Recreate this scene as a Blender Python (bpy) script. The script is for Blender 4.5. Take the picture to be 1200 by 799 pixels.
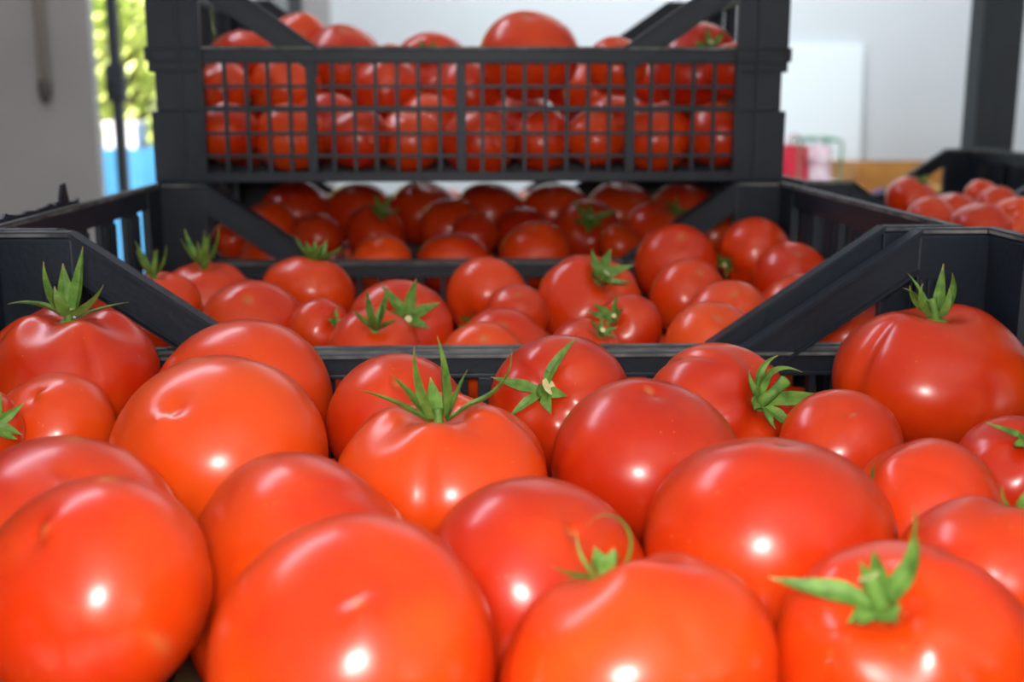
import bpy, bmesh, math, random
from mathutils import Vector, Matrix, Quaternion
for _o in list(bpy.data.objects): bpy.data.objects.remove(_o)
S = bpy.context.scene
COL = S.collection
rad = math.radians

# ---------------------------------------------------------------- camera, world, light, exposure
cam_d = bpy.data.cameras.new('camera'); cam = bpy.data.objects.new('camera', cam_d); COL.objects.link(cam)
cam.location = (0, 0, 0); cam.rotation_euler = (rad(90-11.8), 0, rad(-2.15))
cam_d.sensor_width = 36; cam_d.lens = 1330*36/1200; cam_d.clip_start = .02
cam_d.dof.use_dof = True; cam_d.dof.focus_distance = .56; cam_d.dof.aperture_fstop = 7.5
S.camera = cam
S.view_settings.view_transform = 'Standard'; S.view_settings.look = 'None'
S.view_settings.exposure = 0.0; S.view_settings.gamma = 1.0

W = bpy.data.worlds.new('sky'); S.world = W; W.use_nodes = True
wn = W.node_tree; bg = wn.nodes['Background']
wt = wn.nodes.new('ShaderNodeTexCoord'); wg = wn.nodes.new('ShaderNodeSeparateXYZ'); wr = wn.nodes.new('ShaderNodeValToRGB')
wn.links.new(wt.outputs['Generated'], wg.inputs[0]); wn.links.new(wg.outputs['Z'], wr.inputs[0]); wn.links.new(wr.outputs[0], bg.inputs[0])
wr.color_ramp.elements[0].color = (1, .97, .93, 1); wr.color_ramp.elements[1].color = (.55, .72, 1, 1)
bg.inputs[1].default_value = .62

def area(name, loc, target, sx, sy, power, col):
    l = bpy.data.lights.new(name, 'AREA'); l.shape = 'RECTANGLE'; l.size = sx; l.size_y = sy; l.energy = power; l.color = col
    o = bpy.data.objects.new(name, l); COL.objects.link(o); o.location = loc
    o.rotation_euler = (Vector(target)-Vector(loc)).to_track_quat('-Z', 'Y').to_euler(); return o
sun_d = bpy.data.lights.new('sun', 'SUN'); sun_d.energy = 24; sun_d.angle = rad(1); sun_d.color = (1, .95, .85)
sun = bpy.data.objects.new('sun', sun_d); COL.objects.link(sun)
sun.rotation_euler = Vector((.55, .45, -.7)).to_track_quat('-Z', 'Y').to_euler()
area('camera_flash', (-.012, -.03, .05), (.02, .5, -.15), .085, .075, 3.0, (1, .97, .93))
area('ceiling_light_left', (-1.0, 1.7, 1.5), (-.1, .6, -.2), 1.2, .3, 13, (.78, .82, 1))
area('back_wall_fill', (.7, 3.2, 1.6), (.7, 4.3, 0), 1.5, .4, 46, (.90, .96, 1))  # unseen fill light, added to brighten the back wall

area('front_fill', (.2, -.5, 1.65), (.1, .7, -.2), 1.6, 1.6, 5.0, (1, .97, .94))  # broad soft fill, added overhead to make up the ambient light

# ---------------------------------------------------------------- materials
def nmat(name, col, rough=.5, spec=.5, metal=0, var=None, scale=20, bump=0, bscale=200, coat=0, detail=4):
    m = bpy.data.materials.new(name); m.use_nodes = True; nt = m.node_tree; b = nt.nodes['Principled BSDF']
    b.inputs['Roughness'].default_value = rough; b.inputs['Metallic'].default_value = metal
    b.inputs['Specular IOR Level'].default_value = spec; b.inputs['Coat Weight'].default_value = coat
    tc = nt.nodes.new('ShaderNodeTexCoord')
    n = nt.nodes.new('ShaderNodeTexNoise'); n.inputs['Scale'].default_value = scale; n.inputs['Detail'].default_value = detail
    nt.links.new(tc.outputs['Object'], n.inputs['Vector'])
    r = nt.nodes.new('ShaderNodeValToRGB'); nt.links.new(n.outputs['Fac'], r.inputs[0])
    r.color_ramp.elements[0].position = .3; r.color_ramp.elements[1].position = .7
    r.color_ramp.elements[0].color = (*col, 1); r.color_ramp.elements[1].color = (*(var or col), 1)
    nt.links.new(r.outputs[0], b.inputs['Base Color'])
    if bump:
        n2 = nt.nodes.new('ShaderNodeTexNoise'); n2.inputs['Scale'].default_value = bscale
        nt.links.new(tc.outputs['Object'], n2.inputs['Vector'])
        bp = nt.nodes.new('ShaderNodeBump'); bp.inputs['Strength'].default_value = bump; bp.inputs['Distance'].default_value = .001
        nt.links.new(n2.outputs['Fac'], bp.inputs['Height']); nt.links.new(bp.outputs[0], b.inputs['Normal'])
    return m

def tomato_mat():
    m = bpy.data.materials.new('tomato_skin'); m.use_nodes = True; nt = m.node_tree; N = nt.nodes; L = nt.links
    b = N['Principled BSDF']
    b.inputs['Roughness'].default_value = .3; b.inputs['Specular IOR Level'].default_value = .36
    b.inputs['Coat Weight'].default_value = .25; b.inputs['Coat Roughness'].default_value = .2
    oi = N.new('ShaderNodeObjectInfo'); tc = N.new('ShaderNodeTexCoord')
    add = N.new('ShaderNodeVectorMath'); add.operation = 'ADD'
    mul = N.new('ShaderNodeVectorMath'); mul.operation = 'SCALE'; mul.inputs['Scale'].default_value = 9.0
    cmb = N.new('ShaderNodeCombineXYZ')
    for k in range(3): L.new(oi.outputs['Random'], cmb.inputs[k])
    L.new(cmb.outputs[0], mul.inputs[0]); L.new(tc.outputs['Object'], add.inputs[0]); L.new(mul.outputs[0], add.inputs[1])
    base = N.new('ShaderNodeValToRGB'); L.new(oi.outputs['Random'], base.inputs[0])
    e = base.color_ramp.elements
    e[0].position = 0; e[0].color = (.50, .020, .0018, 1); e[1].position = 1; e[1].color = (.74, .066, .004, 1)
    k = e.new(.5); k.color = (.64, .035, .0022, 1)
    n = N.new('ShaderNodeTexNoise'); n.inputs['Scale'].default_value = 22; n.inputs['Detail'].default_value = 3
    L.new(add.outputs[0], n.inputs['Vector'])
    mr = N.new('ShaderNodeMapRange'); mr.inputs[1].default_value = .42; mr.inputs[2].default_value = .75; L.new(n.outputs['Fac'], mr.inputs[0])
    mr.inputs[4].default_value = .6
    mx = N.new('ShaderNodeMix'); mx.data_type = 'RGBA'; L.new(mr.outputs[0], mx.inputs[0]); L.new(base.outputs[0], mx.inputs[6]); mx.inputs[7].default_value = (.78, .085, .005, 1)
    # tiny pale pores
    v = N.new('ShaderNodeTexVoronoi'); v.inputs['Scale'].default_value = 210; L.new(add.outputs[0], v.inputs['Vector'])
    lt = N.new('ShaderNodeMath'); lt.operation = 'LESS_THAN'; lt.inputs[1].default_value = .13; L.new(v.outputs['Distance'], lt.inputs[0])
    n3 = N.new('ShaderNodeTexNoise'); n3.inputs['Scale'].default_value = 30; L.new(add.outputs[0], n3.inputs['Vector'])
    g = N.new('ShaderNodeMath'); g.operation = 'GREATER_THAN'; g.inputs[1].default_value = .58; L.new(n3.outputs['Fac'], g.inputs[0])
    mm = N.new('ShaderNodeMath'); mm.operation = 'MULTIPLY'; L.new(lt.outputs[0], mm.inputs[0]); L.new(g.outputs[0], mm.inputs[1])
    m2 = N.new('ShaderNodeMath'); m2.operation = 'MULTIPLY'; m2.inputs[1].default_value = .22; L.new(mm.outputs[0], m2.inputs[0])
    mx2 = N.new('ShaderNodeMix'); mx2.data_type = 'RGBA'; L.new(m2.outputs[0], mx2.inputs[0]); L.new(mx.outputs[2], mx2.inputs[6]); mx2.inputs[7].default_value = (.9, .3, .08, 1)
    # corky / green marks around the scar, given per vertex
    at = N.new('ShaderNodeAttribute'); at.attribute_name = 'mark'
    mx3 = N.new('ShaderNodeMix'); mx3.data_type = 'RGBA'; L.new(at.outputs['Fac'], mx3.inputs[0]); L.new(mx2.outputs[2], mx3.inputs[6]); mx3.inputs[7].default_value = (.50, .17, .05, 1)
    L.new(mx3.outputs[2], b.inputs['Base Color'])
    n2 = N.new('ShaderNodeTexNoise'); n2.inputs['Scale'].default_value = 70; n2.inputs['Detail'].default_value = 2; L.new(add.outputs[0], n2.inputs['Vector'])
    bp = N.new('ShaderNodeBump'); bp.inputs['Strength'].default_value = .12; bp.inputs['Distance'].default_value = .002
    L.new(n2.outputs['Fac'], bp.inputs['Height']); L.new(bp.outputs[0], b.inputs['Normal'])
    b.inputs['Subsurface Weight'].default_value = .12; b.inputs['Subsurface Radius'].default_value = (1, .15, .05); b.inputs['Subsurface Scale'].default_value = .005
    return m
M_TOM = tomato_mat()
def green_mat():
    m = nmat('sepal_green', (.05, .13, .014), .55, .4, var=(.17, .31, .05), scale=160, bump=.3, bscale=700)
    nt = m.node_tree; b = nt.nodes['Principled BSDF']; src = b.inputs['Base Color'].links[0].from_socket
    at = nt.nodes.new('ShaderNodeAttribute'); at.attribute_name = 'tip'
    mx = nt.nodes.new('ShaderNodeMix'); mx.data_type = 'RGBA'
    nt.links.new(at.outputs['Fac'], mx.inputs[0]); nt.links.new(src, mx.inputs[6]); mx.inputs[7].default_value = (.42, .27, .10, 1)
    nt.links.new(mx.outputs[2], b.inputs['Base Color']); return m
M_GRN = green_mat()
M_CUT = nmat('stem_cut', (.75, .68, .35), .7, var=(.55, .5, .25), scale=300)
M_PLA = nmat('crate_plastic', (.006, .0105, .018), .46, .34, var=(.011, .0175, .028), scale=14, bump=.25, bscale=260)
M_PLW = nmat('crate_worn_lit_edge', (.03, .035, .043), .6, .4, var=(.19, .19, .18), scale=60)  # worn grey, lightened further to paint in the overhead light along rims
M_WALL = nmat('white_plaster', (.66, .70, .735), .8, .2, var=(.70, .74, .775), scale=3, bump=.2, bscale=60)
M_WALG = nmat('shade_grey_plaster', (.40, .385, .385), .85, .2, var=(.45, .435, .43), scale=3, bump=.2, bscale=60)  # white plaster standing in shade, the shade put into its grey colour
M_FLOOR = nmat('concrete_floor', (.42, .41, .40), .7, .3, var=(.52, .51, .5), scale=4, bump=.3, bscale=40)
M_CEIL = nmat('ceiling_paint', (.7, .7, .7), .9, .2)
M_TABLE = nmat('table_wood', (.32, .2, .1), .6, .3, var=(.42, .28, .16), scale=9)
M_STEEL = nmat('dark_painted_steel', (.010, .018, .028), .45, .4, var=(.018, .028, .040), scale=10)
M_PIPE = nmat('grey_pipe', (.30, .32, .33), .5)
M_PIPED = nmat('dark_pipe', (.06, .07, .085), .5)
M_BOARD = nmat('white_board', (.86, .94, .98), .4, .5)
M_BLUE = nmat('blue_tarpaulin', (.035, .17, .36), .45, .4, var=(.05, .21, .42), scale=5)
M_FOAM = nmat('white_foam', (.85, .82, .85), .8)
M_ORNG = nmat('orange_wood', (.42, .17, .035), .6, .3, var=(.55, .26, .06), scale=12)
M_RED = nmat('red_plastic', (.62, .02, .05), .4)
M_PINK = nmat('pink_plastic', (.75, .42, .52), .4, var=(.8, .7, .74), scale=40, detail=1)
M_GWIRE = nmat('green_wire', (.03, .25, .13), .4)
M_PURP = nmat('purple_plastic', (.08, .02, .15), .5)
M_YEL = nmat('yellow_fruit', (.45, .28, .03), .5, var=(.35, .12, .03), scale=30)
M_CORD = nmat('beige_cord', (.30, .26, .22), .6)
M_KNOB = nmat('cord_pull', (.07, .06, .055), .5)
M_LEAF = nmat('leaf_green_sunlit', (.34, .48, .07), .5, .3, var=(.9, .92, .4), scale=1.5)  # pale yellow second tone paints the glare of sun onto the leaves
M_LEAF.node_tree.nodes['Principled BSDF'].inputs['Transmission Weight'].default_value = 0
M_BARK = nmat('bark', (.12, .08, .05), .8)
M_GRND = nmat('sunlit_ground', (.45, .42, .38), .9)

# ---------------------------------------------------------------- helpers
def link(name, me, mats, parent=None, smooth=False):
    o = bpy.data.objects.new(name, me); COL.objects.link(o)
    for m in (mats if isinstance(mats, (list, tuple)) else [mats]):
        if len(me.materials) < len(mats if isinstance(mats, (list, tuple)) else [mats]): me.materials.append(m)
    if parent: o.parent = parent
    if smooth:
        me.polygons.foreach_set('use_smooth', [True]*len(me.polygons))
    return o
def obj(name, bm, mats, parent=None, smooth=False):
    me = bpy.data.meshes.new(name); bmesh.ops.recalc_face_normals(bm, faces=bm.faces); bm.to_mesh(me); bm.free(); return link(name, me, mats, parent, smooth)
def tag(o, label=None, cat=None, group=None, kind=None):
    if label: o['label'] = label
    if cat: o['category'] = cat
    if group: o['group'] = group
    if kind: o['kind'] = kind
    return o
def empty(name, loc=(0, 0, 0)):
    o = bpy.data.objects.new(name, None); COL.objects.link(o); o.location = loc; o.empty_display_size = .05; return o
def box(bm, x0, x1, y0, y1, z0, z1, bev=0, mi=0, mat=None):
    vs = [bm.verts.new((x, y, z)) for x in (x0, x1) for y in (y0, y1) for z in (z0, z1)]
    if mat is not None:
        for v in vs: v.co = mat @ v.co
    fs = []
    for q in ((0, 1, 3, 2), (4, 6, 7, 5), (0, 4, 5, 1), (2, 3, 7, 6), (0, 2, 6, 4), (1, 5, 7, 3)):
        f = bm.faces.new([vs[i] for i in q]); f.material_index = mi; fs.append(f)
    if bev:
        es = list({e for f in fs for e in f.edges})
        bmesh.ops.bevel(bm, geom=es, offset=bev, segments=2, affect='EDGES', profile=.6)
def bar(bm, a, b, w, h, bev=0, upv=(0, 0, 1), mi=0):
    a, b = Vector(a), Vector(b); d = (b-a); L = d.length; d.normalize()
    u = Vector(upv); s = d.cross(u).normalized(); u = s.cross(d).normalized()
    m = Matrix((( s.x, d.x, u.x, a.x), (s.y, d.y, u.y, a.y), (s.z, d.z, u.z, a.z), (0, 0, 0, 1)))
    box(bm, -w/2, w/2, 0, L, -h/2, h/2, bev, mi, m)
def tube(bm, pts, radii, seg=8, mi=0, cap=True, endmi=None):
    pts = [Vector(p) for p in pts]; rings = []
    prev = None
    for i, p in enumerate(pts):
        t = (pts[min(i+1, len(pts)-1)]-pts[max(i-1, 0)]).normalized()
        if prev is None:
            n = t.orthogonal().normalized()
        else:
            n = (prev - t*prev.dot(t)).normalized()
        prev = n; c = t.cross(n); r = radii[i] if isinstance(radii, (list, tuple)) else radii
        rings.append([bm.verts.new(p+(n*math.cos(2*math.pi*k/seg)+c*math.sin(2*math.pi*k/seg))*r) for k in range(seg)])
    for i in range(len(rings)-1):
        for k in range(seg):
            f = bm.faces.new((rings[i][k], rings[i][(k+1) % seg], rings[i+1][(k+1) % seg], rings[i+1][k])); f.material_index = mi; f.smooth = True
    if cap:
        f = bm.faces.new(rings[0][::-1]); f.material_index = mi
        f = bm.faces.new(rings[-1]); f.material_index = mi if endmi is None else endmi

# ---------------------------------------------------------------- tomato placements: id, crate, x, y, z, radius, flatness, stem axis, calyx style, label
TOMATOES = [
('A1', '1', -0.1236, 0.3514, -0.1562, 0.0387, 0.88, 0.207, 0.518, -0.83, 0, 'large orange-red tomato in the bottom left corner of the front crate, with faint olive streaks'),
('A2', '1', -0.0358, 0.3175, -0.1637, 0.0438, 0.9, -0.108, 0.647, -0.755, 0, 'biggest smooth tomato at the bottom edge, second from the left, no stem showing'),
('A3', '1', -0.1565, 0.4212, -0.1673, 0.0451, 0.84, -0.303, 0.505, -0.808, 0, 'deep red tomato peeking up right behind the large bottom left one'),
('A4', '1', -0.1176, 0.5144, -0.162, 0.05, 0.93, 0.3, 0.699, -0.649, 0, 'tall glossy tomato at left with a long slanted white highlight'),
('A5', '1', -0.1244, 0.6078, -0.162, 0.0484, 0.9, 0.0, 0.8, -0.6, 0, 'round tomato at left half hidden behind the one with the long slanted highlight'),
('A6', '1', -0.2223, 0.6244, -0.1476, 0.049, 0.76, 0.05, -0.05, 0.998, 1, 'broad tomato in the back left corner of the front crate with upright green sepals'),
('A8', '1', -0.2073, 0.5506, -0.1578, 0.0299, 0.82, 0.0, 0.53, -0.848, 0, 'small dark red tomato below the broad back left one, no stem'),
('A9', '1', -0.2274, 0.5077, -0.1465, 0.0226, 0.85, 0.789, -0.526, 0.316, 2, 'tomato cut by the left frame edge with a curled green sepal'),
('A10', '1', -0.0636, 0.4062, -0.1853, 0.057, 0.74, 0.87, 0.49, 0.054, 3, 'squat orange-red tomato just behind the biggest bottom one, thin stem tip at its right'),
('A11', '1', -0.0131, 0.485, -0.162, 0.0489, 0.68, -0.05, -0.05, 0.998, 1, 'broad shouldered tomato in the centre with long sepals standing straight up'),
('A12', '1', -0.037, 0.567, -0.162, 0.0375, 0.9, 0.0, 0.6, -0.8, 0, 'tomato behind the upright sepals at the centre, against the black rail'),
('A13', '1', 0.0485, 0.5974, -0.162, 0.04, 0.86, -0.342, -0.802, 0.489, 2, 'tomato with a star of sepals facing the camera, just below the rail right of centre'),
('A14', '1', 0.0803, 0.4967, -0.162, 0.0436, 0.84, 0.0, 0.1, -0.995, 0, 'smooth tomato right of centre with a tiny blossom scar on its top'),
('A15', '1', 0.0241, 0.3897, -0.1729, 0.0426, 0.8, -0.303, 0.505, -0.808, 0, 'smooth orange-red tomato in the middle right behind the bottom row'),
('A16', '1', 0.1107, 0.3987, -0.1608, 0.0466, 0.84, 0.099, 0.05, -0.994, 0, 'large bright red tomato right of centre with a round pale spot on top'),
('A17', '1', 0.1295, 0.5684, -0.162, 0.0417, 0.86, 0.495, -0.713, 0.495, 2, 'tomato under the right brace with a curled bushy green calyx on its right side'),
('A18', '1', 0.1785, 0.5205, -0.162, 0.0295, 0.84, 0.0, 0.6, -0.8, 0, 'small matt tomato with tiny pale specks, right of the bushy calyx'),
('A19', '1', 0.2596, 0.6144, -0.1521, 0.0561, 0.74, 0.0, -0.05, 0.999, 1, 'large ribbed tomato in the back right corner with a withered upright calyx'),
('A20', '1', 0.1816, 0.4275, -0.1636, 0.0333, 0.86, -0.802, 0.267, 0.535, 3, 'smooth red tomato at right with a thin dark sepal tip on its left shoulder'),
('A21', '1', 0.2419, 0.4715, -0.162, 0.0287, 0.85, 0.0, -0.507, 0.862, 2, 'tomato at the right frame edge with a thick curved green stalk'),
('A22', '1', 0.1824, 0.3605, -0.1614, 0.0353, 0.8, 0.309, 0.206, 0.928, 3, 'orange-red tomato at the right edge, below the thick stalked one'),
('A23', '1', 0.0503, 0.3158, -0.1687, 0.0421, 0.8, -0.283, 0.425, 0.86, 2, 'big tomato at the bottom edge with a pale green calyx behind its crown'),
('A24', '1', 0.1303, 0.3123, -0.1658, 0.0385, 0.88, -0.418, -0.398, 0.816, 1, 'big tomato in the bottom right corner with a thick calyx and long curling sepals'),
('B1', '2', -0.2411, 0.7988, -0.155, 0.0322, 0.88, 0.0, 0.6, -0.8, 0, 'tomato seen below the left black brace of the front crate'),
('B3', '2', -0.2185, 0.9381, -0.1577, 0.0383, 0.78, 0.0, -0.1, 0.995, 1, 'tomato in the middle crate beside the left post with thin blurred sepals'),
('B3b', '2', -0.2403, 0.8735, -0.1522, 0.0318, 0.8, -0.099, -0.099, 0.99, 1, 'leftmost tomato of the middle crate with a tall upright calyx above the brace'),
('B2', '2', -0.1518, 0.7896, -0.1555, 0.0373, 0.85, 0.0, 0.6, -0.8, 0, "smooth round tomato of the middle crate above the left brace's lower end"),
('B4', '2', -0.1353, 0.9484, -0.155, 0.0396, 0.76, 0.153, 0.204, 0.967, 2, 'flat tomato of the middle crate touching the far rail at left, with a small calyx'),
('B5', '2', -0.1019, 0.7642, -0.1518, 0.0223, 0.88, 0.64, -0.64, 0.426, 3, 'small tomato wedged between larger ones at the left of the middle crate'),
('B6', '2', -0.0489, 0.789, -0.1578, 0.0382, 0.8, 0.207, -0.83, 0.518, 2, 'broad tomato of the middle crate with a dark green calyx facing the camera'),
('B7', '2', -0.0632, 0.7293, -0.1576, 0.0302, 0.8, 0.1, -0.597, 0.796, 1, 'low tomato at the near rail of the middle crate with big blades of calyx'),
('B8', '2', 0.0148, 0.9111, -0.155, 0.0345, 0.9, -0.384, -0.768, -0.512, 3, 'round tomato at the centre of the middle crate with its calyx low on the front'),
('B9', '2', 0.0354, 0.8391, -0.155, 0.0244, 0.9, 0.0, 0.6, -0.8, 0, 'small orange-red tomato tucked behind the pair at the centre of the middle crate'),
('B10', '2', 0.0233, 0.7822, -0.1691, 0.0319, 0.8, 0.0, 0.6, -0.8, 0, 'flattish tomato at the centre of the middle crate, upper one of a stacked pair'),
('B11', '2', 0.0088, 0.7283, -0.1673, 0.0292, 0.85, 0.0, 0.6, -0.8, 0, 'tomato resting against the near rail at centre, lower one of a stacked pair'),
('B12', '2', 0.0945, 0.8872, -0.155, 0.043, 0.76, 0.248, -0.62, 0.744, 2, 'broad lobed tomato right of centre in the middle crate with a round white glint'),
('B13', '2', 0.1097, 0.7745, -0.155, 0.0255, 0.9, -0.539, -0.647, 0.539, 2, 'tomato just right of the dark sepals at the near rail of the middle crate'),
('B14', '2', 0.0766, 0.7258, -0.162, 0.0266, 0.84, 0.408, -0.408, 0.816, 3, 'low tomato at the near rail of the middle crate, left of the dark sepals'),
('B15', '2', 0.1923, 1.0449, -0.1475, 0.0383, 0.95, 0.0, 0.6, -0.8, 0, 'high round tomato at the head of a row of four running to the right brace'),
('B16', '2', 0.1783, 0.9111, -0.155, 0.0316, 0.95, -0.196, 0.588, -0.784, 0, 'second tomato from the far end in the row of four by the right brace'),
('B17', '2', 0.1856, 0.7996, -0.155, 0.0322, 0.92, 0.0, 0.6, -0.8, 0, 'third tomato from the far end in the row of four by the right brace'),
('B18', '2', 0.1598, 0.7303, -0.156, 0.0312, 0.84, 0.0, 0.6, -0.8, 0, 'nearest tomato in the row of four, above the lower end of the right brace'),
('B19', '2', 0.264, 1.038, -0.1367, 0.0351, 0.92, -0.912, -0.342, -0.228, 3, 'farthest right tomato of the middle crate beside the right post'),
('B20', '2', 0.2663, 0.9228, -0.1423, 0.0327, 0.9, 0.0, 0.6, -0.8, 0, 'tomato leaning on the right slatted wall of the middle crate'),
('B21', '2', 0.2475, 0.8327, -0.155, 0.0317, 0.84, 0.0, 0.6, -0.8, 0, 'tomato half hidden by the right brace, below the one leaning on the slatted wall'),
('B22', '2', 0.2579, 0.7465, -0.155, 0.0304, 0.88, 0.0, 0.6, -0.8, 0, 'tomato seen beneath the right black brace of the front crate'),
('C1', '3', -0.2672, 1.2856, -0.1494, 0.0221, 0.95, 0.0, 0.6, -0.8, 0, 'small tomato of the far lower crate right beside the left post'),
('C2', '3', -0.2319, 1.3272, -0.1408, 0.0347, 0.85, 0.0, 0.316, -0.949, 0, 'shaded tomato of the far lower crate above the left brace'),
('C2b', '3', -0.1987, 1.1588, -0.155, 0.0331, 0.85, 0.0, 0.316, -0.949, 0, 'tomato of the far lower crate just below the left brace'),
('C3', '3', -0.1744, 1.3069, -0.15, 0.0286, 0.95, 0.302, 0.302, -0.905, 0, 'upright looking tomato at the lower end of the far left brace'),
('C5', '3', -0.1117, 1.353, -0.1506, 0.0369, 0.84, 0.303, -0.505, 0.808, 2, 'dark tomato of the far lower crate with a green calyx, left of centre'),
('C6', '3', -0.0885, 1.1349, -0.1556, 0.0308, 0.8, 0.0, 0.316, -0.949, 0, 'bright red tomato against the far rail, left of centre'),
('C7', '3', -0.0223, 1.3472, -0.1427, 0.0387, 0.86, -0.212, 0.212, -0.954, 0, 'dark domed tomato of the far lower crate just left of centre'),
('C8', '3', -0.0159, 1.1419, -0.1579, 0.038, 0.78, 0.0, 0.316, -0.949, 0, 'wide bright tomato against the far rail below the dark domed one'),
('C9', '3', 0.0057, 1.2904, -0.1465, 0.0272, 0.9, 0.0, 0.316, -0.949, 0, 'small shaded tomato squeezed between two larger ones at the centre of the far lower crate'),
('C10', '3', 0.0684, 1.1799, -0.155, 0.0384, 0.85, 0.0, 0.316, -0.949, 0, 'glossy bright tomato with a white glint at the far rail, right of centre'),
('C11', '3', 0.0606, 1.3435, -0.1499, 0.0344, 0.85, 0.0, 0.316, -0.949, 0, 'dark tomato right behind the glossy one with a white glint'),
('C12', '3', 0.1411, 1.3558, -0.1534, 0.0431, 0.82, 0.0, -0.832, 0.555, 2, 'tomato of the far lower crate with a calyx facing the camera, right of centre'),
('C13', '3', 0.1682, 1.2565, -0.1541, 0.0248, 0.9, 0.0, 0.316, -0.949, 0, 'small bright tomato against the far rail right of the camera-facing calyx'),
('C14', '3', 0.2199, 1.2974, -0.1478, 0.0428, 0.84, 0.424, -0.318, 0.848, 3, 'shaded tomato at right of the far lower crate under the mesh wall'),
('C15', '3', 0.2639, 1.2175, -0.1381, 0.0351, 0.88, 0.0, 0.316, -0.949, 0, 'tomato behind the far right brace of the far lower crate'),
('C16', '3', -0.1382, 1.4241, -0.1326, 0.0436, 0.85, 0.0, 0.316, -0.949, 0, 'back row tomato under the mesh wall, leftmost with a double glint'),
('C17', '3', -0.0572, 1.443, -0.1356, 0.0454, 0.85, 0.0, 0.316, -0.949, 0, 'back row tomato under the mesh wall between the two dark left ones'),
('C18', '3', 0.0254, 1.4098, -0.1327, 0.0444, 0.85, 0.0, 0.316, -0.949, 0, 'back row tomato under the mesh wall at the centre'),
('C19', '3', 0.1075, 1.4306, -0.135, 0.0452, 0.85, 0.0, 0.316, -0.949, 0, 'back row tomato under the mesh wall right of centre'),
('C22', '3', 0.2579, 1.3671, -0.1278, 0.0413, 0.85, 0.0, 0.316, -0.949, 0, 'back row tomato under the mesh wall, rightmost one, behind the brace'),
('C20', '3', 0.1924, 1.4427, -0.1364, 0.0457, 0.85, 0.0, 0.316, -0.949, 0, 'back row tomato under the mesh wall above the small bright one'),
('C21', '3', -0.2131, 1.3958, -0.1288, 0.0417, 0.85, 0.0, 0.316, -0.949, 0, 'back row tomato under the mesh wall near the left post'),
('T1', 'T', -0.2429, 1.3053, 0.0415, 0.0455, 0.82, 0.098, 0.195, 0.976, 0, 'top crate tomato under the left brace, touching the left post'),
('T2', 'T', -0.1395, 1.3263, 0.0426, 0.0473, 0.9, 0.0, 0.316, -0.949, 0, 'top crate tomato just right of the left brace, showing as a red dome'),
('T3', 'T', -0.0428, 1.3397, 0.0347, 0.0481, 0.8, -0.105, -0.843, 0.527, 3, 'top crate dome left of centre with its calyx at the rail'),
('T4', 'T', 0.062, 1.1892, 0.0472, 0.0505, 0.85, 0.105, 0.314, -0.943, 0, 'tallest tomato of the top crate, a large dome at the centre'),
('T5', 'T', 0.1481, 1.1648, 0.0368, 0.0308, 0.9, 0.0, 0.316, -0.949, 0, 'small low dome in the top crate between the tallest one and the right brace'),
('T6', 'T', 0.2401, 1.2116, 0.0365, 0.0478, 0.86, 0.108, -0.866, 0.487, 3, 'large top crate tomato in front of the right brace'),
('T7', 'T', -0.1966, 1.3709, 0.0726, 0.0337, 0.9, 0.0, 0.316, -0.949, 0, 'back row tomato of the top crate seen above the left brace'),
('T8', 'T', 0.2643, 1.1448, 0.0329, 0.0296, 0.9, 0.0, 0.316, -0.949, 0, 'back row tomato of the top crate by the right post'),
('T9', 'T', 0.1188, 1.3574, 0.0273, 0.0369, 0.9, 0.0, 0.316, -0.949, 0, 'tomato behind the mesh at the right side of the tallest dome'),
('T10', 'T', -0.0953, 1.3952, 0.0395, 0.0336, 0.9, 0.0, 0.316, -0.949, 0, 'back row tomato of the top crate between the two domes left of centre'),
('T11', 'T', -0.2363, 1.138, -0.0279, 0.0309, 0.9, 0.0, 0.316, -0.949, 0, 'lower layer tomato behind the mesh, first from the left post'),
('T12', 'T', -0.1763, 1.1566, -0.033, 0.0366, 0.9, 0.0, 0.316, -0.949, 0, 'lower layer tomato behind the mesh, second from the left post'),
('T13', 'T', -0.1103, 1.1398, -0.0329, 0.0328, 0.9, 0.0, 0.316, -0.949, 0, 'lower layer tomato behind the mesh, third from the left post'),
('T14', 'T', -0.0581, 1.169, -0.0362, 0.0346, 0.9, 0.0, -0.316, 0.949, 0, 'lower layer tomato behind the mesh, fourth from the left post'),
('T15', 'T', 0.0107, 1.1442, -0.0369, 0.0373, 0.9, 0.0, 0.316, -0.949, 0, 'lower layer tomato behind the mesh under the left flank of the tallest dome'),
('T16', 'T', 0.0753, 1.1714, -0.0366, 0.033, 0.9, 0.0, 0.316, -0.949, 0, 'lower layer tomato behind the mesh under the right flank of the tallest dome'),
('T17', 'T', 0.1255, 1.1367, -0.0333, 0.0296, 0.9, 0.0, 0.316, -0.949, 0, 'lower layer tomato behind the mesh, third from the right post'),
('T18', 'T', 0.1896, 1.1653, -0.0346, 0.0365, 0.9, 0.0, 0.316, -0.949, 0, 'lower layer tomato behind the mesh, second from the right post'),
('T19', 'T', 0.2489, 1.141, -0.0307, 0.0341, 0.9, 0.0, 0.316, -0.949, 0, 'lower layer tomato behind the mesh, first from the right post'),
('T20', 'T', -0.1951, 1.2522, 0.0155, 0.0384, 0.9, 0.0, 0.316, -0.949, 0, 'half hidden second row tomato of the top crate behind the left brace foot'),
('T21', 'T', -0.0898, 1.2677, 0.014, 0.039, 0.9, 0.0, 0.316, -0.949, 0, 'half hidden second row tomato of the top crate between second and third dome'),
('T22', 'T', 0.0029, 1.2769, 0.0123, 0.0394, 0.9, 0.0, 0.316, -0.949, 0, 'half hidden second row tomato of the top crate left of the tallest dome'),
('T23', 'T', 0.1437, 1.2909, 0.0123, 0.0381, 0.9, 0.0, 0.316, -0.949, 0, 'half hidden second row tomato of the top crate behind the small low dome'),
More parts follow.
